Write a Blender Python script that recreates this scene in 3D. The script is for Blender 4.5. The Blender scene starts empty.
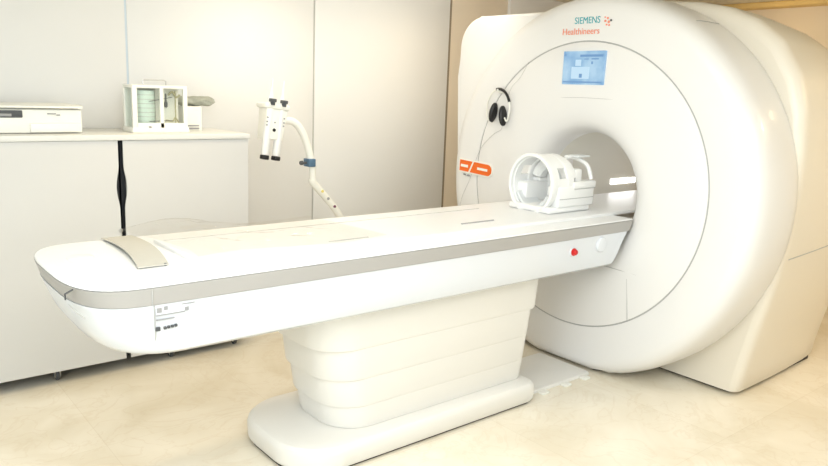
import bpy, bmesh, math, random
from math import pi, sin, cos, radians
from mathutils import Vector, Matrix, noise
random.seed(4)
SC = bpy.context.scene
COL = SC.collection

# ------------------------------------------------------------------ materials
def lin(c):
    return tuple((v/12.92 if v <= .04045 else ((v+.055)/1.055)**2.4) for v in c)
def mat(name, rgb, rough=.5, metal=0., coat=0., emit=None, estr=0., trans=0., var=0., vscale=6., bump=0., bscale=200.):
    m = bpy.data.materials.new(name); m.use_nodes = True
    nt = m.node_tree; b = nt.nodes['Principled BSDF']
    col = (*lin(rgb), 1)
    b.inputs['Base Color'].default_value = col
    b.inputs['Roughness'].default_value = rough
    b.inputs['Metallic'].default_value = metal
    b.inputs['Coat Weight'].default_value = coat
    b.inputs['Transmission Weight'].default_value = trans
    if emit:
        b.inputs['Emission Color'].default_value = (*lin(emit), 1)
        b.inputs['Emission Strength'].default_value = estr
    if var > 0:
        tc = nt.nodes.new('ShaderNodeTexCoord'); n = nt.nodes.new('ShaderNodeTexNoise')
        n.inputs['Scale'].default_value = vscale; n.inputs['Detail'].default_value = 4
        r = nt.nodes.new('ShaderNodeMix'); r.data_type = 'RGBA'
        nt.links.new(tc.outputs['Object'], n.inputs['Vector'])
        nt.links.new(n.outputs['Fac'], r.inputs['Factor'])
        r.inputs['A'].default_value = (*lin(tuple(max(0, v-var) for v in rgb)), 1)
        r.inputs['B'].default_value = (*lin(tuple(min(1, v+var) for v in rgb)), 1)
        nt.links.new(r.outputs['Result'], b.inputs['Base Color'])
    if bump > 0:
        tc = nt.nodes.new('ShaderNodeTexCoord'); n = nt.nodes.new('ShaderNodeTexNoise')
        n.inputs['Scale'].default_value = bscale
        bu = nt.nodes.new('ShaderNodeBump'); bu.inputs['Strength'].default_value = bump; bu.inputs['Distance'].default_value = .01
        nt.links.new(tc.outputs['Object'], n.inputs['Vector'])
        nt.links.new(n.outputs['Fac'], bu.inputs['Height'])
        nt.links.new(bu.outputs['Normal'], b.inputs['Normal'])
    return m

def floor_mat():
    m = bpy.data.materials.new('cream_marble_tiles'); m.use_nodes = True
    nt = m.node_tree; b = nt.nodes['Principled BSDF']; N = nt.nodes.new; L = nt.links.new
    b.inputs['Roughness'].default_value = .24
    b.inputs['Specular IOR Level'].default_value = .45
    tc = N('ShaderNodeTexCoord')
    mp = N('ShaderNodeMapping'); mp.inputs['Location'].default_value = (.13, .32, 0)
    L(tc.outputs['Object'], mp.inputs['Vector'])
    # large soft clouds
    n1 = N('ShaderNodeTexNoise'); n1.inputs['Scale'].default_value = 1.7; n1.inputs['Detail'].default_value = 7; n1.inputs['Distortion'].default_value = 1.1
    L(mp.outputs['Vector'], n1.inputs['Vector'])
    cr = N('ShaderNodeValToRGB')
    cr.color_ramp.elements[0].position = .34; cr.color_ramp.elements[0].color = (*lin((.90, .86, .775)), 1)
    cr.color_ramp.elements[1].position = .62; cr.color_ramp.elements[1].color = (*lin((.955, .925, .86)), 1)
    L(n1.outputs['Fac'], cr.inputs['Fac'])
    # veins
    n2 = N('ShaderNodeTexNoise'); n2.inputs['Scale'].default_value = 3.2; n2.inputs['Detail'].default_value = 9; n2.inputs['Distortion'].default_value = 2.2
    L(mp.outputs['Vector'], n2.inputs['Vector'])
    v = N('ShaderNodeValToRGB'); e = v.color_ramp.elements
    e[0].position = .47; e[0].color = (0, 0, 0, 1); e[1].position = .53; e[1].color = (0, 0, 0, 1)
    k = v.color_ramp.elements.new(.5); k.color = (1, 1, 1, 1)
    L(n2.outputs['Fac'], v.inputs['Fac'])
    mu = N('ShaderNodeMath'); mu.operation = 'MULTIPLY'; mu.inputs[1].default_value = .2
    L(v.outputs['Color'], mu.inputs[0])
    mx = N('ShaderNodeMix'); mx.data_type = 'RGBA'
    mx.inputs['B'].default_value = (*lin((.84, .76, .64)), 1)
    L(mu.outputs[0], mx.inputs['Factor']); L(cr.outputs['Color'], mx.inputs['A'])
    br = N('ShaderNodeTexBrick'); br.offset = 0; br.inputs['Scale'].default_value = 1
    br.inputs['Brick Width'].default_value = .8; br.inputs['Row Height'].default_value = .8
    br.inputs['Mortar Size'].default_value = .0015; br.inputs['Mortar Smooth'].default_value = .2
    br.inputs['Color1'].default_value = (1, 1, 1, 1); br.inputs['Color2'].default_value = (.95, .94, .92, 1)
    br.inputs['Mortar'].default_value = (.86, .83, .78, 1)
    L(mp.outputs['Vector'], br.inputs['Vector'])
    m2 = N('ShaderNodeMix'); m2.data_type = 'RGBA'; m2.blend_type = 'MULTIPLY'; m2.inputs['Factor'].default_value = .8
    L(mx.outputs['Result'], m2.inputs['A']); L(br.outputs['Color'], m2.inputs['B'])
    L(m2.outputs['Result'], b.inputs['Base Color'])
    return m

M = dict(
    floor=floor_mat(),
    wall=mat('cream_wall_panel', (.885, .885, .875), .5, var=.008, vscale=2),
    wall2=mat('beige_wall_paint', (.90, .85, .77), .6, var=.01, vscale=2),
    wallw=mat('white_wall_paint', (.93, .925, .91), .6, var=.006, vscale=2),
    ceil=mat('ceiling_paint', (.90, .87, .80), .7, var=.01, vscale=2),
    groove=mat('grey_brown_joint', (.55, .50, .42), .6),
    groove2=mat('light_grey_joint', (.72, .72, .69), .6),
    groove3=mat('blue_grey_joint', (.78, .83, .87), .5),
    cab=mat('grey_white_laminate', (.815, .812, .80), .45, var=.006, vscale=3),
    cabdark=mat('dark_gap_carcass', (.06, .07, .10), .5),
    top=mat('worktop_laminate', (.86, .86, .84), .4, var=.008, vscale=5),
    shell=mat('white_moulded_plastic', (.905, .90, .89), .32, coat=.12, var=.004, vscale=2),
    shell2=mat('white_side_cover', (.90, .87, .81), .35, coat=.1, var=.004, vscale=2),
    bore=mat('grey_beige_bore_liner', (.87, .855, .81), .6, var=.006, vscale=3),
    seam=mat('grey_seam', (.70, .70, .69), .6),
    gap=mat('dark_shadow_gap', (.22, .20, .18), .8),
    rail=mat('warm_grey_rail', (.66, .65, .635), .38, var=.008, vscale=9),
    couch=mat('white_couch_shell', (.855, .87, .89), .25, coat=.3, var=.003, vscale=3),
    ctop=mat('white_couch_top', (.92, .92, .915), .3, var=.004, vscale=5),
    ped=mat('ivory_pedestal_plastic', (.89, .88, .855), .4, var=.004, vscale=4),
    strap=mat('grey_beige_webbing', (.76, .745, .70), .7, var=.015, vscale=60, bump=.2, bscale=400),
    coil=mat('white_coil_plastic', (.93, .93, .92), .3, coat=.2, var=.004, vscale=9),
    coilg=mat('pale_grey_pad', (.86, .87, .87), .6, var=.01, vscale=20),
    black=mat('black_rubber', (.07, .07, .08), .45, var=.01, vscale=30),
    dgrey=mat('dark_grey_plastic', (.30, .31, .32), .5, var=.02, vscale=30),
    grey=mat('mid_grey_plastic', (.60, .60, .60), .5, var=.01, vscale=30),
    chrome=mat('brushed_steel', (.75, .75, .75), .3, metal=1., var=.02, vscale=40),
    blue=mat('slate_blue_clamp', (.30, .42, .52), .45, var=.03, vscale=40),
    red=mat('red_button', (.78, .12, .12), .35, var=.02, vscale=40),
    teal=mat('teal_print', (.18, .64, .68), .5),
    orange=mat('orange_print', (.94, .58, .46), .5),
    sign=mat('orange_label', (.93, .42, .10), .45, var=.02, vscale=30),
    yellow=mat('yellow_button', (.88, .82, .45), .5),
    lilac=mat('plum_button', (.45, .25, .35), .5),
    white=mat('white_enamel', (.94, .935, .90), .35, coat=.2, var=.005, vscale=8),
    chart=mat('pale_green_chart', (.83, .89, .86), .6, var=.03, vscale=40),
    brass=mat('brass_mechanism', (.72, .69, .55), .4, metal=.3, var=.03, vscale=60),
    paper=mat('crumpled_grey_green_sheet', (.62, .63, .58), .7, var=.10, vscale=30, bump=.5, bscale=60),
    lamp=mat('bore_lamp', (1, 1, 1), .5, emit=(1, 1, 1), estr=4.),
    lamp2=mat('ceiling_lamp_diffuser', (1, 1, 1), .5, emit=(1, .98, .95), estr=6.),
    cove_tint=mat('painted_cove_light', (.90, .78, .52), .6, var=.02, vscale=3),
)
def glassmat(name, tint, fac, rough=.05):
    m = bpy.data.materials.new(name); m.use_nodes = True; nt = m.node_tree; nt.nodes.clear(); N = nt.nodes.new; L = nt.links.new
    o = N('ShaderNodeOutputMaterial'); t = N('ShaderNodeBsdfTransparent'); g = N('ShaderNodeBsdfGlossy'); x = N('ShaderNodeMixShader')
    t.inputs['Color'].default_value = (*tint, 1); g.inputs['Roughness'].default_value = rough
    x.inputs[0].default_value = fac
    L(t.outputs[0], x.inputs[1]); L(g.outputs[0], x.inputs[2]); L(x.outputs[0], o.inputs['Surface'])
    return m
M['glass'] = glassmat('clear_pane', (.97, .99, .98), .06)
M['film'] = glassmat('clear_plastic_film', (.975, .962, .94), .13, .16)
def screen_mat():
    m = bpy.data.materials.new('blue_display'); m.use_nodes = True; nt = m.node_tree; N = nt.nodes.new; L = nt.links.new
    b = nt.nodes['Principled BSDF']; b.inputs['Roughness'].default_value = .2; b.inputs['Base Color'].default_value = (.02, .03, .04, 1)
    tc = N('ShaderNodeTexCoord'); n = N('ShaderNodeTexNoise'); n.inputs['Scale'].default_value = 9; n.inputs['Detail'].default_value = 3
    cr = N('ShaderNodeValToRGB'); cr.color_ramp.elements[0].color = (*lin((.50, .69, .85)), 1); cr.color_ramp.elements[1].color = (*lin((.72, .85, .94)), 1)
    cr.color_ramp.elements[0].position = .35; cr.color_ramp.elements[1].position = .65
    L(tc.outputs['Object'], n.inputs['Vector']); L(n.outputs['Fac'], cr.inputs['Fac']); L(cr.outputs['Color'], b.inputs['Emission Color'])
    b.inputs['Emission Strength'].default_value = .55
    return m
M['screen'] = screen_mat()
M['screen_dark'] = mat('screen_graphics', (.1, .2, .3), .4, emit=(.44, .60, .76), estr=.55)
M['screen_light'] = mat('screen_highlights', (.2, .3, .35), .4, emit=(.78, .88, .95), estr=.55)

# ------------------------------------------------------------------ helpers
def obj(name, bm, m, parent=None, sharp=35, label=None):
    me = bpy.data.meshes.new(name)
    bmesh.ops.recalc_face_normals(bm, faces=bm.faces[:])
    bm.to_mesh(me); bm.free()
    for p in me.polygons: p.use_smooth = True
    me.set_sharp_from_angle(angle=radians(sharp))
    me.materials.append(M[m] if isinstance(m, str) else m)
    o = bpy.data.objects.new(name, me); COL.objects.link(o)
    if parent is not None:
        o.parent = parent
        o.matrix_parent_inverse = Matrix.Translation(-Vector(parent.location)) if parent.type == 'EMPTY' else parent_inv(parent)
    if label: o['label'] = label
    return o
def parent_inv(p):
    r = p
    while r.parent: r = r.parent
    return Matrix.Identity(4) if r.type != 'EMPTY' else Matrix.Identity(4)
def thing(name, label, cat, loc=(0, 0, 0), group=None):
    o = bpy.data.objects.new(name, None); COL.objects.link(o); o.location = loc
    o.empty_display_size = .1
    o['label'] = label; o['category'] = cat
    if group: o['group'] = group
    return o
def tag(o, label, cat, group=None):
    o['label'] = label; o['category'] = cat
    if group: o['group'] = group
    return o
def struct(name, bm, m):
    o = obj(name, bm, m); o['kind'] = 'structure'; return o
def sub(name, bm, m, part, sharp=35, label=None):
    # a sub-part: geometry in world coordinates, parented to a part
    o = obj(name, bm, m, None, sharp, label)
    o.parent = part
    r = part
    while r.parent: r = r.parent
    o.matrix_parent_inverse = Matrix.Translation(-Vector(r.location))
    # part already undoes the root's translation, so its world matrix is identity
    o.matrix_parent_inverse = Matrix.Identity(4)
    return o
def box(bm, x0, x1, y0, y1, z0, z1, bev=0., seg=3):
    r = bmesh.ops.create_cube(bm, size=1)
    vs = r['verts']
    bmesh.ops.scale(bm, vec=(abs(x1-x0), abs(y1-y0), abs(z1-z0)), verts=vs)
    bmesh.ops.translate(bm, vec=((x0+x1)/2, (y0+y1)/2, (z0+z1)/2), verts=vs)
    if bev > 0:
        es = list({e for v in vs for e in v.link_edges})
        bmesh.ops.bevel(bm, geom=es, offset=bev, segments=seg, affect='EDGES', profile=.5)
    return bm
def Box(*a, **k): return box(bmesh.new(), *a, **k)
def ring_loft(rings, closed_ends=True, bm=None, cyc=True):
    bm = bm or bmesh.new()
    R = [[bm.verts.new(p) for p in r] for r in rings]
    n = len(R[0])
    for a, b in zip(R, R[1:]):
        for i in range(n if cyc else n-1):
            j = (i+1) % n
            bm.faces.new((a[i], a[j], b[j], b[i]))
    if closed_ends and cyc:
        bm.faces.new(R[0][::-1]); bm.faces.new(R[-1])
    return bm
def tube(pts, r, seg=10, bm=None, rs=None, smooth=0):
    bm = bm or bmesh.new()
    P = [Vector(p) for p in pts]
    if smooth:
        Q = []
        for i in range(len(P)-1):
            p0 = P[max(0, i-1)]; p1 = P[i]; p2 = P[i+1]; p3 = P[min(len(P)-1, i+2)]
            for k in range(smooth):
                t = k/smooth
                Q.append(.5*((2*p1)+(-p0+p2)*t+(2*p0-5*p1+4*p2-p3)*t*t+(-p0+3*p1-3*p2+p3)*t**3))
        Q.append(P[-1]); P = Q
    rings = []
    T0 = (P[1]-P[0]).normalized()
    up = Vector((0, 0, 1)) if abs(T0.z) < .9 else Vector((1, 0, 0))
    nrm = T0.cross(up).normalized()
    for i, p in enumerate(P):
        T = (P[min(i+1, len(P)-1)]-P[max(i-1, 0)]).normalized()
        nrm = (nrm-T*nrm.dot(T)).normalized(); b = T.cross(nrm)
        rr = r if rs is None else rs[min(len(rs)-1, int(i*(len(rs))/len(P)))]
        rings.append([p+(nrm*cos(a)+b*sin(a))*rr for a in [2*pi*k/seg for k in range(seg)]])
    return ring_loft(rings, bm=bm)
def lathe(profile, axis, center, seg=48, bm=None, closed=False):
    # profile: (along, radius); axis 'x','y','z'
    bm = bm or bmesh.new(); rings = []
    for (h, r) in profile:
        ring = []
        for k in range(seg):
            a = 2*pi*k/seg; c, s = cos(a)*r, sin(a)*r
            v = {'x': (h, c, s), 'y': (c, h, s), 'z': (c, s, h)}[axis]
            ring.append(Vector(v)+Vector(center))
        rings.append(ring)
    if closed: rings.append(rings[0]); 
    if closed:
        R = [[bm.verts.new(p) for p in r] for r in rings[:-1]]
        m = len(R)
        for q in range(m):
            a, b = R[q], R[(q+1) % m]
            for i in range(seg):
                j = (i+1) % seg; bm.faces.new((a[i], a[j], b[j], b[i]))
        return bm
    return ring_loft(rings, bm=bm, closed_ends=(profile[0][1] > 1e-4 and profile[-1][1] > 1e-4))
def cyl(axis, c, r, h0, h1, seg=24, bev=.0, bm=None):
    b = min(bev, r*.6)
    pr = [(h0, r)] if b == 0 else [(h0, r-b), (h0+b*.3, r-b*.3), (h0+b, r)]
    pr += [(h1, r)] if b == 0 else [(h1-b, r), (h1-b*.3, r-b*.3), (h1, r-b)]
    return lathe(pr, axis, c, seg, bm)
def prism(poly, plane, d0, d1, bev=0., seg=3, bm=None):
    # poly in 2D; plane 'yz' extrudes along x, 'xz' along y, 'xy' along z
    bm = bm or bmesh.new()
    def P(a, b, d): return {'yz': (d, a, b), 'xz': (a, d, b), 'xy': (a, b, d)}[plane]
    A = [bm.verts.new(P(a, b, d0)) for a, b in poly]; B = [bm.verts.new(P(a, b, d1)) for a, b in poly]
    n = len(poly); fa = bm.faces.new(A); fb = bm.faces.new(B[::-1])
    for i in range(n):
        j = (i+1) % n; bm.faces.new((A[i], B[i], B[j], A[j]))
    if bev > 0:
        es = [e for e in bm.edges if e in set(fa.edges) | set(fb.edges)]
        bmesh.ops.bevel(bm, geom=es, offset=bev, segments=seg, affect='EDGES', profile=.5)
    return bm
def rrect(x0, x1, y0, y1, r, seg=8):
    # r: radius or 4 radii (x1y1, x0y1, x0y0, x1y0)
    if not isinstance(r, (tuple, list)): r = [r]*4
    C = [(x1-r[0], y1-r[0], 0), (x0+r[1], y1-r[1], 90), (x0+r[2], y0+r[2], 180), (x1-r[3], y0+r[3], 270)]
    out = []
    for (cx, cy, a0), rr in zip(C, r):
        for k in range(seg+1):
            a = radians(a0+90*k/seg); out.append((cx+rr*cos(a), cy+rr*sin(a)))
    return out
def text_bm(s, size, bold=0.):
    cu = bpy.data.curves.new('lettering', 'FONT'); cu.body = s; cu.size = size; cu.extrude = .0008; cu.offset = bold
    cu.align_x = 'LEFT'
    o = bpy.data.objects.new('lettering', cu); COL.objects.link(o)
    dg = bpy.context.evaluated_depsgraph_get()
    me = bpy.data.meshes.new_from_object(o.evaluated_get(dg))
    bm = bmesh.new(); bm.from_mesh(me)
    bpy.data.objects.remove(o); bpy.data.meshes.remove(me); bpy.data.curves.remove(cu)
    return bm
def text_on_x(s, size, x, yl, yr, z, bold=0.):
    """lettering on a plane facing -x; reads from y=yl to y=yr (yl>yr), baseline z"""
    bm = text_bm(s, size, bold)
    w0 = min(v.co.x for v in bm.verts); w1 = max(v.co.x for v in bm.verts); k = (yl-yr)/(w1-w0)
    for v in bm.verts:
        a, b, c = v.co; v.co = (x-c, yl-(a-w0)*k, z+b)
    return bm
def text_on_y(s, size, y, xl, z, bold=0., width=None):
    """lettering on a plane facing -y"""
    bm = text_bm(s, size, bold)
    w0 = min(v.co.x for v in bm.verts); w1 = max(v.co.x for v in bm.verts); k = (width/(w1-w0)) if width else 1
    for v in bm.verts:
        a, b, c = v.co; v.co = (xl+(a-w0)*k, y-c, z+b)
    return bm

# ------------------------------------------------------------------ the room
WY = 1.85; BX = 3.0; CZ = 2.43; NX = -5.2; NY = -4.4
struct('floor', Box(NX, BX, NY, WY, -.1, 0), 'floor')
struct('ceiling', Box(NX, BX, NY, WY, CZ, CZ+.1), 'ceil')
bm = bmesh.new()
edges = [NX, -3.2, -1.93, -.645, .62, BX]
for i, (a, b) in enumerate(zip(edges, edges[1:])):
    if i < 4: box(bm, a+.006, b-.006, WY, WY+.03, 0, CZ, .003, 2)
struct('wall_left', bm, 'wall')
struct('trim_1', Box(NX, BX, WY+.012, WY+.06, 0, CZ), 'groove2')
struct('trim_2', Box(-1.938, -1.922, WY+.004, WY+.014, 0, CZ), 'groove3')
struct('trim_3', Box(.612, .630, WY-.002, WY+.014, 0, CZ), 'groove')
struct('wall_left_shaded', Box(.626, 1.27, WY+.001, WY+.03, 0, CZ), 'wall2')  # beige colour stands for the stretch of wall in shadow
struct('wall_left_lit_panel', Box(1.27, BX, WY-.03, WY+.03, 0, CZ, .004), 'wallw')  # added white panel, coloured for the brightly lit end of the wall
struct('wall_back', Box(BX, BX+.1, NY, WY, 0, CZ), 'wall2')
struct('wall_front', Box(NX-.1, NX, NY, WY, 0, CZ), 'wallw')
struct('wall_right', Box(NX, BX, NY-.1, NY, 0, CZ), 'wallw')
struct('trim_4', Box(BX-.16, BX, NY, WY-.04, CZ-.045, CZ, .01), 'cove_tint')  # added strip; gold colour stands for warm cove light on the ceiling

# ------------------------------------------------------------------ storage cabinets
CY = 1.31; CD = 1.82
def cabinet(x0, x1, label, notch, cast):
    t = thing('storage_cabinet', label, 'cabinet', ((x0+x1)/2, CY+.2, 0), 'white rolling cabinets along the wall')
    z0, z1 = .068, 1.277
    obj('carcass', Box(x0+.004, x1-.004, CY+.03, CD, z0+.006, z1-.002), 'cabdark', t, label='carcass coloured black for the dark door gap')  # near-black colour stands for the shade inside the door gap
    # door outline in x-z with curved finger cut-out
    pts = []
    zs = [z0]+[.90+.012*k for k in range(22)]+[z1]
    def off(z):
        if z < .91 or z > 1.145: return .012
        u = (z-.91)/(1.145-.91); return .012+.0145*sin(pi*u)**1.6
    if notch == 'right':
        pts = [(x0, z0)]+[(x1-off(z), z) for z in zs]+[(x0, z1)]
    else:
        pts = [(x1, z1), (x1, z0)][::-1][0:0]+[(x1, z0), (x1, z1)]+[(x0+off(z), z) for z in reversed(zs)]
    d = obj('door', prism(pts, 'xz', CY, CY+.008), 'cab', t)
    if notch == 'right':
        sub('lock', cyl('y', (x1-.014, 0, .795), .012, CY-.004, CY+.03, 16, .002), 'chrome', d, label='small steel lock barrel')
        sub('lock_plate', Box(x1-.026, x1-.003, CY+.012, CY+.028, .762, .785, .002), 'chrome', d)
    obj('side_panel', Box(x0+(.03 if notch == 'left' else 0), x0+.048, CY+.024, CD, z0, z1), 'cab', t)
    obj('side_panel', Box(x1-.048, x1-(.03 if notch == 'right' else 0), CY+.024, CD, z0, z1), 'cab', t)
    for (cx, cy) in cast:
        b = cyl('x', (0, cy+.012, .030), .030, cx-.009, cx+.009, 20, .003)
        w = obj('caster', b, 'dgrey', t)
        f = bmesh.new(); box(f, cx-.016, cx-.011, cy-.008, cy+.03, .02, .06, .002); box(f, cx+.011, cx+.016, cy-.008, cy+.03, .02, .06, .002); box(f, cx-.02, cx+.02, cy-.015, cy+.03, .058, .072, .002)
        sub('caster_fork', f, 'chrome', w)
    return t
cabinet(-3.60, -2.161, 'wide white cabinet on casters left of the curved dark finger gap', 'right', [(-2.52, CY+.05), (-3.4, CY+.05), (-2.35, CD-.08), (-3.4, CD-.08)])
cabinet(-2.159, -1.425, 'narrower white cabinet on casters right of the curved dark finger gap', 'left', [(-1.90, CY+.05), (-1.50, CY+.05), (-2.05, CD-.08), (-1.50, CD-.08)])
tag(obj('worktop', Box(-3.62, -1.415, CY-.012, WY-.004, 1.279, 1.308, .003, 2), 'top'), 'long thin cream worktop lying across both white cabinets', 'worktop')

# white desktop device (far left on the worktop)
TZ = 1.308
t = thing('desktop_printer', 'low white boxy desktop device with dark recess at far left of worktop', 'device', (-2.7, 1.55, TZ))
bdy = obj('body', prism([(1.44, TZ+.004), (1.435, TZ+.04), (1.445, TZ+.118), (1.455, TZ+.125), (1.76, TZ+.125), (1.76, TZ+.004)], 'yz', -3.10, -2.31, .004), 'white', t)
obj('lid', prism([(1.425, TZ+.129), (1.430, TZ+.139), (1.45, TZ+.146), (1.76, TZ+.146), (1.765, TZ+.129)], 'yz', -3.11, -2.305, .004), 'white', t)
dr = obj('display_recess', Box(-2.86, -2.590, 1.433, 1.452, TZ+.080, TZ+.116, .004), 'dgrey', t, label='dark grey display window')
sub('display_button', Box(-2.83, -2.64, 1.430, 1.436, TZ+.086, TZ+.100, .002), 'grey', dr)
ltc = bmesh.new(); box(ltc, -2.475, -2.435, 1.434, 1.450, TZ+.098, TZ+.103, .001); box(ltc, -2.432, -2.415, 1.434, 1.450, TZ+.092, TZ+.097, .001)
obj('latch', ltc, 'grey', t)
obj('front_tray', Box(-2.56, -2.313, 1.424, 1.45, TZ+.006, TZ+.052, .006), 'white', t)
obj('foot', Box(-3.05, -2.36, 1.48, 1.72, TZ, TZ+.006), 'dgrey', t)

# thermo-hygrograph
t = thing('thermohygrograph', 'white windowed recording thermometer case with drum and top handle on worktop', 'instrument', (-1.875, 1.5, TZ))
hx0, hx1, hy0, hy1, hz0, hz1 = -2.045, -1.735, 1.44, 1.60, TZ+.012, TZ+.262
obj('base', Box(hx0-.006, hx1+.004, hy0-.008, hy1+.006, TZ, hz0+.016, .004), 'white', t)
fr = bmesh.new()
box(fr, hx0, hx1, hy0, hy1, hz1-.018, hz1, .004)
for (a, b) in ((hx0, hx0+.026), (hx1-.024, hx1)):
    for (c, d) in ((hy0, hy0+.02), (hy1-.02, hy1)): box(fr, a, b, c, d, hz0+.012, hz1-.012, .002)
box(fr, -1.893, -1.872, hy0, hy0+.014, hz0+.012, hz1-.012, .002)
box(fr, hx0+.02, hx1-.02, hy0, hy0+.014, hz0+.012, hz0+.042, .002)
obj('case_frame', fr, 'white', t)
obj('back_panel', Box(hx0+.01, hx1-.01, hy1-.016, hy1-.010, hz0+.01, hz1-.01), 'white', t)
obj('mechanism_plate', Box(-1.885, hx1-.02, 1.535, 1.540, hz0+.02, hz1-.02), 'white', t)
obj('window_pane', Box(hx0+.02, hx1-.02, hy0+.006, hy0+.009, hz0+.04, hz1-.016), 'glass', t)
obj('side_pane', Box(hx0+.006, hx0+.009, hy0+.018, hy1-.018, hz0+.02, hz1-.016), 'glass', t)
dm = obj('chart_drum', cyl('z', (-1.955, 1.515, 0), .056, hz0+.03, hz1-.03, 32, .003), 'chart', t, label='pale green paper chart drum')
ln = bmesh.new()
for k in range(7): lathe([(hz0+.05+.024*k, .0566), (hz0+.0512+.024*k, .0568), (hz0+.0524+.024*k, .0566)], 'z', (-1.955, 1.515, 0), 32, ln)
sub('chart_lines', ln, 'seam', dm)
sub('drum_foot', cyl('z', (-1.955, 1.515, 0), .050, hz0+.016, hz0+.03, 24, .003), 'grey', dm)
mc = bmesh.new()
tube([(-1.775, 1.52, hz0+.02), (-1.775, 1.52, hz1-.03)], .004, 8, mc)
tube([(-1.82, 1.51, hz0+.195), (-1.80, 1.50, hz0+.215), (-1.775, 1.51, hz0+.185), (-1.755, 1.50, hz0+.20)], .006, 8, mc, smooth=4)
tube([(-1.84, 1.50, hz0+.055), (-1.80, 1.50, hz0+.05), (-1.785, 1.50, hz0+.07), (-1.765, 1.5, hz0+.04)], .004, 8, mc, smooth=4)
obj('linkage', mc, 'brass', t)
obj('sensor_weight', lathe([(hz0+.125, .002), (hz0+.13, .009), (hz0+.15, .010), (hz0+.165, .005), (hz0+.20, .004), (hz0+.205, .001)], 'z', (-1.838, 1.50, 0), 16), 'dgrey', t)
obj('pen_arm', tube([(-1.95, 1.455, hz0+.05), (-1.80, 1.50, hz0+.053)], .0018, 6), 'dgrey', t)
obj('pen_arm', tube([(-1.95, 1.455, hz0+.16), (-1.80, 1.50, hz0+.185)], .0018, 6), 'dgrey', t)
obj('thermometer_scale', Box(-1.752, -1.744, hy0+.012, hy0+.016, hz0+.06, hz0+.19), 'seam', t)
obj('handle', tube([(-1.965, 1.50, hz1-.002), (-1.965, 1.50, hz1+.022), (-1.955, 1.50, hz1+.028), (-1.845, 1.50, hz1+.028), (-1.835, 1.50, hz1+.022), (-1.835, 1.50, hz1-.002)], .0035, 10), 'chrome', t, label='thin steel carrying handle')
obj('catch', cyl('y', (-1.955, 0, hz0+.02), .005, hy0-.018, hy0, 12), 'grey', t)

# white box with crumpled bundle
t = thing('supply_box', 'small white box with striped label at right end of the worktop', 'box', (-1.63, 1.6, TZ))
obj('carton', Box(-1.712, -1.60, 1.56, 1.70, TZ, TZ+.145, .004), 'white', t)
sl = bmesh.new(); box(sl, -1.698, -1.618, 1.557, 1.561, TZ+.028, TZ+.036); box(sl, -1.695, -1.618, 1.557, 1.561, TZ+.010, TZ+.020)
obj('printed_label', sl, 'grey', t)
bm = bmesh.new(); rings = []
for i in range(25):
    u = i/24; x = -1.735+.235*u; ring = []
    R = .034*(1-(abs(2*u-1))**6*.5)
    for k in range(20):
        a = 2*pi*k/20; n = 1+.35*noise.noise(Vector((x*22, cos(a)*2, sin(a)*2)))
        ring.append((x, 1.62+R*1.5*cos(a)*n, TZ+.145+.030+R*.85*sin(a)*n))
    rings.append(ring)
tag(obj('crumpled_bundle', ring_loft(rings, bm=bm), 'paper', sharp=60), 'crumpled grey green rolled sheet lying on the small white box', 'bundle')

# ------------------------------------------------------------------ contrast injector by the wall
IY = 1.30
t = thing('contrast_injector', 'white twin syringe injector on curved arm in front of wall beside cabinets', 'medical injector', (-.70, IY, 0))
def tilt(bm, a=-7):
    bmesh.ops.rotate(bm, cent=(-1.27, IY, 1.33), matrix=Matrix.Rotation(radians(-a), 3, 'Y'), verts=bm.verts[:]); return bm
hd = obj('injector_head', tilt(prism([(-1.345, 1.455), (-1.335, 1.27), (-1.215, 1.27), (-1.205, 1.455)], 'xz', IY-.05, IY+.06, .012)), 'white', t)
sub('head_cap', tilt(Box(-1.362, -1.195, IY-.058, IY+.066, 1.452, 1.486, .012, 3)), 'white', hd)
for x, z in ((-1.335, 1.40), (-1.335, 1.375), (-1.335, 1.355), (-1.225, 1.405), (-1.225, 1.38), (-1.225, 1.36), (-1.285, 1.375)): sub('indicator_dot', tilt(cyl('y', (x, 0, z), .005, IY-.053, IY-.048, 10)), 'grey', hd)
sub('start_button', tilt(cyl('y', (-1.285, 0, 1.33), .010, IY-.056, IY-.046, 14, .002)), 'black', hd, label='black round button')
for x in (-1.318, -1.242):
    s = obj('syringe', tilt(lathe([(1.178, .020), (1.19, .024), (1.46, .024), (1.49, .022), (1.52, .015), (1.56, .008), (1.60, .006), (1.625, .005), (1.63, .001)], 'z', (x, IY-.03, 0), 20)), 'coil', t)
    sub('plunger_end', tilt(Box(x-.019, x+.019, IY-.055, IY-.004, 1.150, 1.176, .005)), 'black', s, label='black plunger end')
    k = Box(x-.018, x+.018, IY-.075, IY-.04, 1.492, 1.512, .004); box(k, x-.010, x+.012, IY-.07, IY-.04, 1.474, 1.494, .003)
    sub('syringe_clip', tilt(k), 'dgrey', s, label='dark grey clip')
obj('curved_arm', tube([(-1.215, IY, 1.38), (-1.15, IY, 1.385), (-1.10, IY, 1.36), (-1.055, IY, 1.30), (-1.02, IY, 1.22), (-1.0, IY, 1.145)], .023, 16, smooth=6), 'white', t)
cl = obj('joint_clamp', Box(-1.035, -.985, IY-.04, IY+.03, 1.10, 1.15, .005), 'blue', t, label='slate blue joint clamp')
sub('clamp_knob', lathe([(-1.082, .011), (-1.075, .014), (-1.064, .014), (-1.060, .006), (-1.035, .006)], 'x', (0, IY-.01, 1.125), 16), 'dgrey', cl)
obj('swivel_post', tube([(-.99, IY, 1.12), (-.985, IY, 1.06), (-.98, IY, .99)], .021, 14), 'white', t)
pn = obj('control_arm', tube([(-.99, IY, 1.015), (-.97, IY, .985), (-.80, IY, .80), (-.72, IY, .66), (-.70, IY, .50)], .024, 14, smooth=4), 'white', t)
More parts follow.
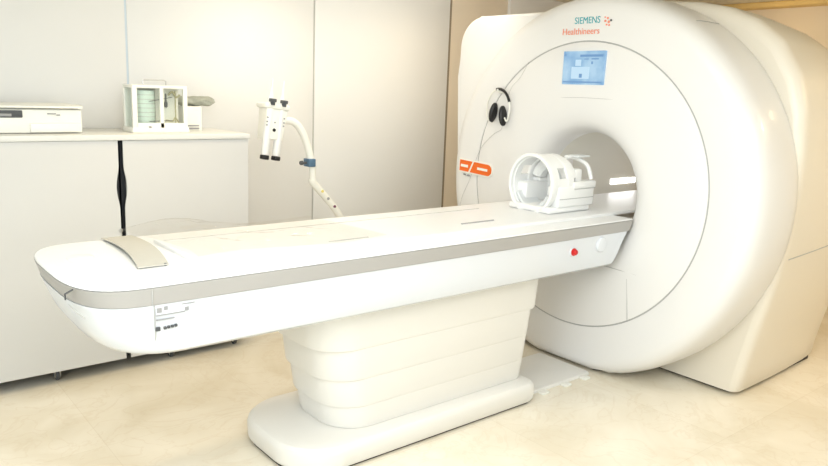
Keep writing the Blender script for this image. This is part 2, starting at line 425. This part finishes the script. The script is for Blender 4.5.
for (x, z, m) in ((-.925, .94, 'yellow'), (-.88, .89, 'grey'), (-.83, .835, 'lilac')):
    sub('arm_button', cyl('y', (x, 0, z), .009, IY-.030, IY-.018, 12, .002), m, pn)
obj('stand_column', cyl('z', (-.70, IY, 0), .03, .05, .52, 18, .004), 'white', t)
b = obj('stand_base', prism(rrect(-.86, -.54, IY-.16, IY+.16, .08), 'xy', .028, .07, .01), 'white', t)
for (x, y) in ((-.82, IY-.12), (-.58, IY-.12), (-.82, IY+.12), (-.58, IY+.12)):
    sub('castor', cyl('x', (0, y, .0165), .0165, x-.01, x+.01, 14, .002), 'black', b)

# ------------------------------------------------------------------ MRI scanner
CZr = 1.08
scan = thing('mri_scanner', 'huge white round-faced MRI scanner with open bore and blue display', 'MRI scanner', (.6, 0, 0))
S = 128
# front cover disc with flared bore
prof = [(.06, .818), (.002, .818), (0, .812), (-.004, .70), (-.006, .58), (-.004, .52), (.004, .46), (.018, .42), (.040, .39), (.075, .368), (.12, .355), (.20, .350)]
bm = bmesh.new(); rings = []
for (h, r) in prof:
    dz = -.038*min(1, max(0, (.60-r)/.2))
    rings.append([(h, cos(2*pi*k/S)*r, CZr+dz+sin(2*pi*k/S)*r) for k in range(S)])
fc = obj('front_cover', ring_loft(rings, closed_ends=False, bm=bm), 'shell', scan, 60)
BZ = CZr-.038
bl = obj('bore_liner', ring_loft([[(h, cos(2*pi*k/S)*r, BZ+sin(2*pi*k/S)*r) for k in range(S)] for h, r in ((.20, .350), (.205, .347), (1.38, .347), (1.42, .37))], closed_ends=False), 'bore', scan, 60, label='grey beige bore lining')
# bore light strips set in the liner
for (x0, x1, z0) in ((.825, 1.115, 1.008), (.52, .60, 1.022)):
    yy = math.sqrt(.347**2-(z0+.018-BZ)**2)
    sub('bore_light', Box(x0, x1, yy-.004, yy+.006, z0, z0+.034 if x0 > .7 else z0+.022, .001), 'lamp', bl, label='white glowing light strip')
# outer ring
prof = [(.06, .826), (.002, .826), (0, .832), (.0, .93), (.0, .99), (.004, 1.015), (.018, 1.046), (.048, 1.068), (.09, 1.080), (.15, 1.087), (.24, 1.089), (.34, 1.087), (.40, 1.078), (.44, 1.05)]
rg = obj('ring_cover', ring_loft([[(h, cos(2*pi*k/S)*r, max(.020, CZr+sin(2*pi*k/S)*r*(1.0 if k <= S//2 else 1+.035*min(1, (r-.826)/.2)))) for k in range(S)] for h, r in prof], closed_ends=False), 'shell', scan, 60)
def arc_tube(r, x, a0, a1, tr, cz=CZr, n=60, bm=None):
    return tube([(x, cos(a)*r, cz+sin(a)*r) for a in [radians(a0+(a1-a0)*k/n) for k in range(n+1)]], tr, 6, bm)
obj('ring_seam', lathe([(.008, .816), (.004, .820), (.004, .824), (.008, .828), (.03, .822)], 'x', (0, 0, CZr), S, closed=True), 'seam', scan)
def rr_(x, r): return r
sub('ring_joint', tube([(0.120, -0.5830, 1.9951), (0.150, -0.5846, 1.9976), (0.240, -0.5857, 1.9993), (0.340, -0.5846, 1.9976)], .0022, 6), 'seam', rg)
# cover seams
sub('cover_seam', tube([(-.003, -.43, CZr-.694), (-.003, -.415, .52), (-.004, -.40, .655)], .002, 6), 'seam', fc)
sub('cover_seam', tube([(-.004, .40, .668), (-.0055, -.10, .664), (-.0035, -.46, .650)], .002, 6), 'seam', fc)
sub('cover_seam', tube([(.002, .42, 1.572), (-.003, .22, 1.585), (-.005, 0, 1.590), (-.004, -.22, 1.586), (.0, -.36, 1.574)], .0012, 6), 'seam', fc)
# display
d = obj('display', Box(-.012, .004, -.143, .150, 1.662, 1.848, .003), 'screen', scan, label='pale blue information display')
for (y0, y1, z0, z1) in ((-.128, .03, 1.815, 1.828), (.13, .142, 1.82, 1.835), (-.062, -.050, 1.775, 1.79), (-.13, .14, 1.672, 1.680), (-.03, .0, 1.80, 1.806), (-.10, -.05, 1.80, 1.808)):
    sub('screen_graphic', Box(-.0132, -.0118, y0, y1, z0, z1), 'screen_dark', d)
sub('screen_panel', Box(-.0131, -.0119, -.04, .085, 1.694, 1.76), 'screen_light', d)
sub('screen_panel', Box(-.0131, -.0119, .02, .06, 1.765, 1.80), 'screen_light', d)
sub('screen_icon', Box(-.0140, -.0125, .008, .028, 1.700, 1.722), 'screen_dark', d)
# lettering
obj('brand_lettering', text_on_x('SIEMENS', .052, -.001, .096, -.078, 1.998, 0), 'teal', scan, label='teal capital lettering')
obj('brand_sublettering', text_on_x('Healthineers', .050, -.003, .176, -.080, 1.940, 0), 'orange', scan, label='orange lettering')
dt = bmesh.new()
for (a, b, r) in ((-.125, 1.978, .006), (-.140, 1.992, .006), (-.148, 1.972, .007), (-.135, 1.958, .005), (-.122, 1.998, .004), (-.152, 1.955, .005)): cyl('x', (0, a+.012, b+.028), r, -.004, .003, 12, 0, dt)
obj('brand_dots', dt, 'orange', scan)
obj('brand_dots', cyl('x', (0, -.150, 2.008), .006, -.004, .004, 12), 'dgrey', scan)
# side panel (wing) behind the ring on the left
def corner(cy, cz, r, a0, a1, n=8): return [(cy+r*cos(radians(a0+(a1-a0)*k/n)), cz+r*sin(radians(a0+(a1-a0)*k/n))) for k in range(n+1)]
wing = [(.30, .012), (1.02, .012), (1.045, .5), (1.085, 1.1), (1.125, 1.70)]+corner(.925, 1.888, .202, 5, 90)+[(.30, 2.09)]
obj('side_panel', prism(wing, 'yz', .065, .36, .03, 5), 'shell', scan, 40)
# magnet body
half = [(.0, 2.16), (.22, 2.15), (.42, 2.13), (.60, 2.09), (.76, 2.02), (.90, 1.91), (1.0, 1.75), (1.055, 1.58), (1.075, 1.38), (1.075, 1.15), (1.062, .92), (1.035, .72), (.995, .5), (.955, .3), (.925, .14), (.912, .035), (.90, .022)]
rings = []
def bodyring(x, sy, sz, ins=0):
    pts = []
    full = [(-y, z) for y, z in half]+[(y, z) for y, z in reversed(half[1:])]
    for (y, z) in full:
        yy = y*sy; zz = .012+(z-.012)*sz
        if ins:
            yy -= ins*(1 if y > 0 else -1)*min(1, abs(y)*3); zz = zz-ins if z > 1.0 else zz
        pts.append((x, yy, zz))
    return pts
bx = [(.385, 1, 1, .05), (.388, 1, 1, .030), (.400, 1, 1, .012), (.425, 1, 1, .002), (.46, 1, 1, 0), (.75, .998, .995, 0), (1.0, .99, .985, 0), (1.25, .975, .965, 0), (1.42, .955, .945, 0), (1.50, .94, .93, .02), (1.53, .92, .92, .06)]
rings = [bodyring(*a) for a in bx]
bd = obj('magnet_cover', ring_loft(rings, closed_ends=False), 'shell2', scan, 50)
# rear and front annular closing faces (leave the bore open)
def annul(x, outer, r):
    bm = bmesh.new(); n = len(outer); A = [bm.verts.new(p) for p in outer]; B = []
    for p in outer:
        a = math.atan2(p[2]-BZ, p[1]); B.append(bm.verts.new((x, r*cos(a), BZ+r*sin(a))))
    for i in range(n):
        j = (i+1) % n; bm.faces.new((A[i], A[j], B[j], B[i]))
    return bm
obj('rear_cover', annul(1.53, bodyring(*bx[-1]), .37), 'shell2', scan)
obj('front_bulkhead', annul(.385, bodyring(*bx[0]), .40), 'shell2', scan)
def body_pt(x, z, side=-1, out=.001):
    # surface point of the magnet cover at height z
    for a, b in zip(bx[4:], bx[5:]):
        if a[0] <= x <= b[0]:
            u = (x-a[0])/(b[0]-a[0]); sy = a[1]+(b[1]-a[1])*u; sz = a[2]+(b[2]-a[2])*u
            zz = .012+(z-.012)/sz
            for (y0, z0), (y1, z1) in zip(half, half[1:]):
                if z1 <= zz <= z0: return (x, side*((y0+(y1-y0)*(zz-z0)/(z1-z0))*sy+out), z)
    return (x, side*1.0, z)
sub('cover_seam', tube([body_pt(.465+.09*k, .80+.004*k) for k in range(11)], .0028, 6), 'seam', bd)
# shadow gap plinth
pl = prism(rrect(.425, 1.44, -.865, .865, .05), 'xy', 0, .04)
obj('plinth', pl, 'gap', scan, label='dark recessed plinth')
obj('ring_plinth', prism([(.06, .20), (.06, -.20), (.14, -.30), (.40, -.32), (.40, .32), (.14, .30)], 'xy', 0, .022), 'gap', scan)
# warning label on the wing
sg = thing('orange_sign', 'orange pill-ended sign with diagonal white slash on left of scanner face', 'sign', (-.004, .86, 1.10))
def SX(p0, p1): return [(a*1.0, b) for a, b in (p0, p1)]
zs0, zs1 = 1.066, 1.140; zm = (zs0+zs1)/2; rr = (zs1-zs0)/2
L1 = [(.982, zs0), (.982, zs1), (.860, zs1), (.895, zs0)][::-1]
R1 = [(.880, zs0), (.845, zs1)]+[(.715-rr*cos(radians(a)), zm+rr*sin(radians(a))) for a in range(90, -91, -15)]
bk = [(.990, zs0-.01), (.990, zs1+.01)]+[(.715-(rr+.01)*cos(radians(a)), zm+(rr+.01)*sin(radians(a))) for a in range(90, -91, -15)]
parts = [('backing', prism(bk, 'yz', -.010, -.002), 'white'), ('orange_field', prism(L1, 'yz', -.0115, -.010), 'sign'), ('orange_field', prism(R1, 'yz', -.0115, -.010), 'sign'),
         ('printed_line', Box(-.0125, -.0115, .900, .970, zm-.009, zm+.009), 'white'), ('printed_line', Box(-.0125, -.0115, .715, .810, zm-.009, zm+.007), 'white'),
         ('small_print', Box(-.008, .004, .925, .945, zs0-.026, zs0-.019), 'grey'), ('small_print', Box(-.008, .004, .885, .91, zs0-.030, zs0-.020), 'grey')]
for nm_, b_, m_ in parts:
    bmesh.ops.rotate(b_, cent=(0, .85, zm), matrix=Matrix.Rotation(radians(2.5), 3, 'X'), verts=b_.verts[:])
    obj(nm_, b_, m_, sg)

# headphones hanging on the wing
hp = thing('headphones', 'white and black headphones hanging on the scanner left panel', 'headphones', (.03, .66, 1.6))
hy, hz = .628, 1.500
def arc(r, a0, a1, n=16, x=-.035, ez=1.): return [(x, hy+r*cos(radians(a0+(a1-a0)*k/n)), hz+r*ez*sin(radians(a0+(a1-a0)*k/n))) for k in range(n+1)]
obj('headband', tube(arc(.100, -20, 200, 24, ez=1.2), .0050, 10), 'white', hp)
obj('headband_pad', tube(arc(.101, 78, 158, 12, ez=1.22), .009, 10), 'black', hp, label='black padded top of headband')
for s, (cy, cz, tl) in ((1, (hy+.040, 1.475, 12)), (-1, (hy-.045, 1.458, -6))):
    b = lathe([(-.013, .004), (-.013, .048), (-.006, .060), (.006, .060), (.012, .050), (.009, .025), (.005, .004)], 'y', (0, 0, 0), 28)
    bmesh.ops.scale(b, vec=(.5, 1, 1.05), verts=b.verts[:])
    bmesh.ops.rotate(b, cent=(0, 0, 0), matrix=Matrix.Rotation(radians(tl), 3, 'X'), verts=b.verts[:])
    bmesh.ops.translate(b, vec=(-.035, cy, cz), verts=b.verts[:])
    e = obj('ear_cup', b, 'black', hp, label='black ear cup')
    sub('yoke', tube([(-.035, hy+s*.094, hz-.040), (-.035, hy+s*.080, hz-.075), (-.035, cy+s*.016, cz-.01)], .005, 8, smooth=4), 'white', e)
obj('hook', tube([(0, hy, hz+.100), (-.035, hy, hz+.106), (-.045, hy, hz+.110), (-.05, hy, hz+.122)], .006, 10), 'white', hp)
obj('cable', tube([(-.035, hy-.045, 1.42), (-.03, hy-.040, 1.385), (-.012, hy-.01, 1.365), (-.008, hy+.06, 1.33), (-.008, .80, 1.22), (-.008, .88, 1.02), (-.008, .95, .88), (.0, .99, .70)], .0011, 6, smooth=6), 'seam', hp)
obj('cable', tube([(-.035, hy-.08, 1.58), (-.012, .54, 1.64), (-.006, .48, 1.70), (-.006, .42, 1.79)], .0010, 6, smooth=6), 'seam', hp)

# ------------------------------------------------------------------ patient table
tb = thing('patient_table', 'long white MRI patient table with grey rail on ribbed pedestal', 'patient table', (-1.2, 0, 0))
ZT = .95
def outline(w, xe, xh, n=14, pw=2.0, rc=.26):
    """plan outline: straight sides, softly rounded foot end"""
    pts = []
    for k in range(n+1):      # foot end from +w to -w
        a = pi/2+pi*k/n
        # superellipse corner
        c, s = cos(a), sin(a)
        ex = 2/3.4
        X = xe+rc-rc*abs(c)**ex*(1)
        Y = w*(abs(s)**ex)*(1 if s > 0 else -1)
        pts.append((X, Y))
    pts.append((xh, -w)); pts.append((xh, w))
    return pts
def lv(z, w, xe, xh, n=28, rc=.26): return [(x, y, z) for x, y in outline(w, xe, xh, n, rc=rc)]

# lower shell
lev = [(.692, .25, -2.60, -.15, .18), (.692, .315, -2.645, -.135, .22), (.695, .345, -2.685, -.115, .25), (.707, .362, -2.718, -.10, .27), (.73, .371, -2.748, -.09, .28), (.775, .377, -2.778, -.07, .28), (.82, .381, -2.798, -.05, .27), (.86, .384, -2.812, -.027, .26), (.883, .386, -2.820, -.015, .26)]
sh = obj('lower_shell', ring_loft([lv(z, w, xe, xh, rc=rc) for z, w, xe, xh, rc in lev]), 'couch', tb, 30)
# grey rail band
rail = obj('side_rail', ring_loft([lv(z, w, xe, xh) for z, w, xe, xh in ((.8835, .384, -2.812, -.015), (.885, .390, -2.818, -.005), (.915, .392, -2.828, .010), (.941, .393, -2.836, .020), (.9425, .385, -2.827, .015))]), 'rail', tb, 30, label='warm grey side rail')
# top skin
obj('table_top', ring_loft([lv(z, w, xe, xh) for z, w, xe, xh in ((.9425, .388, -2.832, .015), (.945, .391, -2.835, .020), (.950, .388, -2.832, .018), (.9515, .380, -2.824, .013), (.9505, .345, -2.794, .005))]), 'ctop', tb, 30)
# foot-end seam
fs = tube([(-2.612, -.3935, .942), (-2.612, -.3905, .885)], .002, 6); tube([(-2.606, -.388, .882), (-2.604, -.382, .82), (-2.60, -.373, .77), (-2.598, -.350, .715)], .002, 6, fs)
sub('shell_seam', fs, 'seam', sh)
# small catch at the foot corner
sub('pull_catch', tube([(-2.822, -.285, .944), (-2.842, -.268, .928), (-2.840, -.262, .908)], .0028, 8), 'dgrey', rail, label='small dark pull catch')
sub('shell_scratch_line', tube([(-2.826, -.24, .884), (-2.816, -.285, .868), (-2.80, -.32, .855)], .002, 6), 'seam', sh)
# mattress panel strip on top: sliding table board running into the bore
bd2 = obj('sliding_board', ring_loft([[(x, y, z) for x, y in rrect(-2.38+i, 1.36-i, -.265+i, .265-i, .03)] for z, i in ((.951, 0), (.962, 0), (.967, .006), (.967, .02))]), 'ctop', tb, 30)
for (xa, xb, y, zc) in ((-1.02, -.80, -.130, .967), (-1.80, -1.60, -.165, .967)):
    s = tube([(xa, y, zc), (xb, y, zc)], .0055 if xa > -1.1 else .0035, 8)
    sub('grip_slot', s, 'grey' if xa > -1.1 else 'seam', bd2, label='thin grey slot')
sub('board_seam', tube([(-2.36, .18, .9675), (-.6, .18, .9675)], .0015, 6), 'seam', bd2)
# slight recess mark on foot cap
bm = prism(rrect(-2.74, -2.65, .07, .15, .03), 'xy', .9508, .9535, .001)
obj('foot_cap_grip', bm, 'ctop', tb)
# buttons
rb = obj('emergency_button', lathe([(-.3835, .020), (-.392, .020), (-.394, .014), (-.404, .014), (-.408, .010), (-.409, .001)], 'y', (-.470, 0, .818), 24), 'red', tb, label='red round button')
sub('button_collar', lathe([(-.378, .026), (-.3865, .026), (-.3875, .022)], 'y', (-.470, 0, .818), 24), 'couch', rb)
obj('side_knob', lathe([(-.378, .040), (-.390, .040), (-.395, .036), (-.397, .028), (-.396, .001)], 'y', (-.240, 0, .832), 32), 'couch', tb)
# printed labels on the lower shell (facing the camera)
lb = bmesh.new(); ly = -.386
lab = obj('rating_plate', Box(-2.602, -2.49, -.3865, -.383, .848, .874, .001), 'couch', tb)
box(lb, -2.598, -2.582, ly-.0022, ly+.002, .856, .872); box(lb, -2.575, -2.562, ly-.002, ly+.002, .862, .874); box(lb, -2.505, -2.492, ly-.002, ly+.003, .850, .862)
box(lb, -2.600, -2.505, ly-.0020, ly+.003, .846, .848); box(lb, -2.60, -2.54, ly-.002, ly+.006, .830, .8325)
box(lb, -2.515, -2.47, ly-.002, ly+.002, .872, .8745)
sub('plate_print', lb, 'grey', lab, label='grey printed symbols')
lb = bmesh.new(); box(lb, -2.602, -2.588, ly-.001, ly+.012, .794, .806); 
for k in range(4): box(lb, -2.575+.012*k, -2.567+.012*k, ly-.001, ly+.012, .796+.001*k, .804+.001*k)
sub('plate_text', lb, 'dgrey', lab, label='dark printed mark and text')

# pedestal: telescoping covers
segs = [(.118, .232, -1.785, -.605, .238), (.226, .366, -1.815, -.600, .250), (.360, .512, -1.850, -.592, .262), (.506, .702, -1.895, -.560, .275)]
for i, (z0, z1, x0, x1, w) in enumerate(segs):
    dxy = .012
    rings = []
    for z, ins in ((z0, .014), (z0+.004, .010), (z0+.012, .008), (z1-.01, 0), (z1, 0)):
        rings.append([(x, y, z) for x, y in rrect(x0+ins*1.6, x1-ins, -w+ins, w-ins, (.05, .17, .17, .05), 10)])
    obj('bellows_cover', ring_loft(rings), 'ped', tb, 30)
# base
rings = []
for z, ins in ((.014, .012), (.03, .002), (.085, 0), (.103, .004), (.115, .014), (.1185, .028), (.1195, .05)):
    rings.append([(x, y, z) for x, y in rrect(-2.02+ins, -.575-ins, -.315+ins, .315-ins, (.06, .22, .22, .06), 12)])
bs = obj('base', ring_loft(rings), 'ped', tb, 30)
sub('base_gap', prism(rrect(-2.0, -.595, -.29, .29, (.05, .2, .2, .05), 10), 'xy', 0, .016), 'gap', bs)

# strap
bm = bmesh.new(); rings = []
n = 26
for i in range(n+1):
    u = i/n; y = .388-.55*u
    x = -2.480-.045*u+.02*sin(pi*u)
    z = .954+.009*sin(pi*u)**.8
    w = .060-.006*u
    rings.append([(x-w, y, z), (x+w, y, z), (x+w, y, z+.004), (x-w, y, z+.004)])
stp = obj('restraint_strap', ring_loft(rings, bm=bm), 'strap'); tag(stp, 'grey beige body strap curving across the foot of the table', 'strap')
sub('strap_rivet', cyl('z', (-2.480, -.155, 0), .005, .951, .960, 10, .001), 'dgrey', stp)

# clear plastic sheet
bm = bmesh.new(); nx, ny = 70, 36; G = []
for i in range(nx+1):
    u = i/nx; row = []
    for j in range(ny+1):
        v = j/ny
        xs = -2.43+.92*u; ys = -.20+.56*v
        xs += .08*sin(v*3+1)*(1-u)*.8-.06*v*(u); ys += .03*sin(u*7)
        q = Vector((xs*5.5, ys*6.5, .3)); q2 = Vector((xs*17, ys*14, 1.7))
        edge = min(1, 5*min(u, 1-u, v, 1-v)+.12)
        h = .012+.045*abs(noise.noise(q))*edge+.018*abs(noise.noise(q2))*edge
        h += .045*math.exp(-((u-.25)/.22)**2)*(v**2)*(1 if v < .98 else .8)
        h *= (1-.55*u)
        row.append(bm.verts.new((xs, ys, .9675+h)))
    G.append(row)
for i in range(nx):
    for j in range(ny): bm.faces.new((G[i][j], G[i+1][j], G[i+1][j+1], G[i][j+1]))
tag(obj('plastic_sheet', bm, 'film', sharp=50), 'thin crumpled clear plastic sheet spread on the foot half of the table', 'plastic sheet')

# ------------------------------------------------------------------ head coil
hc = thing('head_coil', 'white open-frame head coil standing on the table before the bore', 'head coil', (-.3, 0, .967))
cz0 = .9675
bs = obj('coil_base', Box(-.40, -.05, -.150, .150, cz0, cz0+.035, .012, 3), 'coil', hc)
def hoop(x0, x1, ro, ri, cz, a0, a1, n=36, ey=1., bev=.0):
    bm = bmesh.new(); rings = []
    for k in range(n+1):
        a = radians(a0+(a1-a0)*k/n); c, s = cos(a), sin(a); m = (ro-ri)*.25
        rings.append([(x0+m, ri*c*ey, cz+ri*s), (x0, (ri+m)*c*ey, cz+(ri+m)*s), (x0, (ro-m)*c*ey, cz+(ro-m)*s), (x0+m, ro*c*ey, cz+ro*s),
                      (x1-m, ro*c*ey, cz+ro*s), (x1, (ro-m)*c*ey, cz+(ro-m)*s), (x1, (ri+m)*c*ey, cz+(ri+m)*s), (x1-m, ri*c*ey, cz+ri*s)])
    return ring_loft(rings, bm=bm)
hzc = 1.115
obj('front_hoop', hoop(-.400, -.365, .170, .151, hzc, 0, 359.9, 60, .95), 'coil', hc)
obj('helmet_shell', hoop(-.375, -.325, .160, .146, hzc, -50, 230, 44, .95), 'coil', hc)
obj('helmet_shell', hoop(-.335, -.255, .160, .146, hzc, -50, 15, 14, .95), 'coil', hc)
obj('helmet_shell', hoop(-.335, -.255, .160, .146, hzc, 37, 143, 20, .95), 'coil', hc)
obj('helmet_shell', hoop(-.335, -.255, .160, .146, hzc, 165, 230, 14, .95), 'coil', hc)
obj('rear_hoop', hoop(-.265, -.205, .162, .140, hzc, -20, 200, 40, .95), 'coil', hc)
obj('cradle_pad', hoop(-.38, -.24, .139, .120, hzc, 205, 335, 24, .95), 'coilg', hc, label='pale grey head cushion')
# rear housing with shoulder blocks and window
obj('rear_arch', hoop(-.24, -.16, .150, .085, hzc, 15, 165, 24, .95), 'coil', hc)
obj('shoulder_block', Box(-.34, -.03, -.158, -.075, cz0+.03, 1.115, .012), 'coil', hc)
obj('shoulder_block', Box(-.34, -.03, .075, .158, cz0+.03, 1.115, .012), 'coil', hc)
obj('top_module', Box(-.22, -.02, -.160, -.085, 1.095, 1.135, .01), 'coil', hc)
obj('top_module', Box(-.22, -.02, .085, .160, 1.095, 1.135, .01), 'coil', hc)
rw = obj('rear_wall', Box(-.16, -.10, -.12, .12, cz0+.03, 1.20, .012), 'coil', hc)
sub('window_frame', Box(-.168, -.155, -.045, .045, 1.115, 1.18, .006), 'coilg', rw)
mk = tube([(-.17, -.05, 1.262), (-.09, -.06, 1.254), (-.04, -.10, 1.215), (-.03, -.13, 1.14)], .012, 10, smooth=5)
obj('mirror_bracket', mk, 'coil', hc)
obj('mirror_plate', Box(-.14, -.03, -.11, -.03, 1.262, 1.272, .003), 'coilg', hc)
obj('block_groove', tube([(-.33, -.1585, 1.045), (-.04, -.1585, 1.045)], .002, 6), 'seam', hc)
obj('block_groove', tube([(-.21, -.1605, 1.096), (-.03, -.1605, 1.096)], .002, 6), 'seam', hc)

# ------------------------------------------------------------------ floor cable cover
cc = thing('cable_cover', 'low white cable cover on the floor between pedestal and scanner', 'cable cover', (-.27, 0, 0))
rings = [[(x, y, z) for x, y in rrect(-.572, -.02, -.230+i, .165-i, .012, 4)] for z, i in ((0, 0), (.008, .002), (.014, .008), (.016, .03))]
obj('cover_plate', ring_loft(rings), 'ped', cc, 30)
for x in (-.455, -.265, -.095):
    obj('fixing_tab', prism(rrect(x-.028, x+.028, -.275, -.225, (.012, .012, .012, .012), 4), 'xy', 0, .010, .002), 'white', cc)

# ------------------------------------------------------------------ ceiling lamps (out of frame) and lights
def panel(x, y, label):
    t = thing('ceiling_light', label, 'ceiling light', (x, y, CZ), 'square ceiling light panels')
    f = bmesh.new()
    for (a, b, c, d) in ((x-.31, x+.31, y-.31, y-.29), (x-.31, x+.31, y+.29, y+.31), (x-.31, x-.29, y-.29, y+.29), (x+.29, x+.31, y-.29, y+.29)): box(f, a, b, c, d, CZ-.02, CZ)
    obj('lamp_frame', f, 'white', t); obj('diffuser', Box(x-.29, x+.29, y-.29, y+.29, CZ-.012, CZ-.002), 'lamp2', t)
def area(name, loc, sx, sy, power, col, target=None, spread=180):
    l = bpy.data.lights.new(name, 'AREA'); l.shape = 'RECTANGLE'; l.size = sx; l.size_y = sy; l.energy = power; l.color = col; l.spread = radians(spread)
    o = bpy.data.objects.new(name, l); COL.objects.link(o); o.location = loc
    if target is not None:
        o.rotation_euler = (Vector(target)-Vector(loc)).to_track_quat('-Z', 'Y').to_euler()
    return o
def spot(name, loc, target, power, col, size=60, blend=.6, r=.06):
    l = bpy.data.lights.new(name, 'SPOT'); l.energy = power; l.color = col; l.spot_size = radians(size); l.spot_blend = blend; l.shadow_soft_size = r
    o = bpy.data.objects.new(name, l); COL.objects.link(o); o.location = loc
    o.rotation_euler = (Vector(target)-Vector(loc)).to_track_quat('-Z', 'Y').to_euler()
    return o
COOL = (.84, .93, 1.0); WARM = (1.0, .76, .44); NEU = (.98, .98, 1.0)
area('ceiling_lamp_and_fill', (-2.2, -.9, CZ-.03), 2.2, 1.4, 12, COOL)
area('ceiling_lamp_and_fill', (-3.6, -2.6, CZ-.03), 2.4, 2.4, 24, COOL)
area('ceiling_lamp_and_fill', (-.4, -2.9, CZ-.03), 1.6, 1.2, 10, COOL)
area('wall_washer', (-.5, .75, CZ-.03), 2.4, .3, 10, (1, .93, .82), (-.6, 1.9, .9))
area('front_fill', (-5.1, -1.2, 1.5), 3.2, 1.3, 40, COOL, (0, .3, 1.1))  # added area light to brighten vertical faces; no window is known here
area('ceiling_lamp_and_fill', (-2.6, -1.7, CZ-.05), 1.2, 1.2, 18, NEU, (0, .3, 1.15))  # this one is an added fill aimed at the scanner face
area('side_fill', (-1.8, -4.3, 1.5), 4.0, 1.3, 22, COOL, (-.8, 1.8, 1.2))  # soft fill added along the unseen side wall, not a real window
area('bore_lamp', (.8, 0, 1.385), 1.0, .12, .7, NEU)
spot('downlight_and_fill', (-1.1, 1.25, CZ-.03), (-1.1, 1.6, 0), 15, (1, .86, .66), 140, 1, .12)
spot('downlight_and_fill', (.1, 1.2, CZ-.03), (.1, 1.6, 0), 11, (1, .80, .52), 140, 1, .12)
spot('downlight_and_fill', (-2.0, .75, CZ-.03), (-1.9, .85, 0), 18, WARM, 100, .9, .10)
spot('downlight_and_fill', (1.5, -2.4, CZ-.03), (1.3, -1.2, .7), 48, WARM, 120, 1, .12)
spot('downlight_and_fill', (2.3, -1.8, CZ-.03), (2.3, -1.2, .3), 34, WARM, 150, 1, .12)
spot('downlight_and_fill', (2.3, .2, CZ-.25), (3.0, .2, 1.8), 5, WARM, 160, 1, .12)  # warm fill added to brighten the back wall

w = bpy.data.worlds.new('room_ambient'); SC.world = w; w.use_nodes = True
w.node_tree.nodes['Background'].inputs[0].default_value = (.9, .95, 1, 1)
w.node_tree.nodes['Background'].inputs[1].default_value = .3

# ------------------------------------------------------------------ camera
cam = bpy.data.cameras.new('camera'); co = bpy.data.objects.new('camera', cam); COL.objects.link(co)
cam.sensor_width = 36; cam.lens = 724.0/828*36; cam.clip_start = .05
yaw, pitch, roll = radians(50.341), radians(11.14), radians(2.167)
f = Vector((cos(yaw)*cos(pitch), sin(yaw)*cos(pitch), -sin(pitch)))
r0 = Vector((sin(yaw), -cos(yaw), 0)); u0 = r0.cross(f)
r = r0*cos(roll)+u0*sin(roll); u = -r0*sin(roll)+u0*cos(roll)
m = Matrix((r, u, -f)).transposed().to_4x4(); m.translation = Vector((-3.398, -2.641, 1.595))
co.matrix_world = m
SC.camera = co
vs = SC.view_settings
vs.view_transform = 'Standard'; vs.look = 'None'; vs.gamma = 1; vs.use_curve_mapping = False
vs.exposure = .74
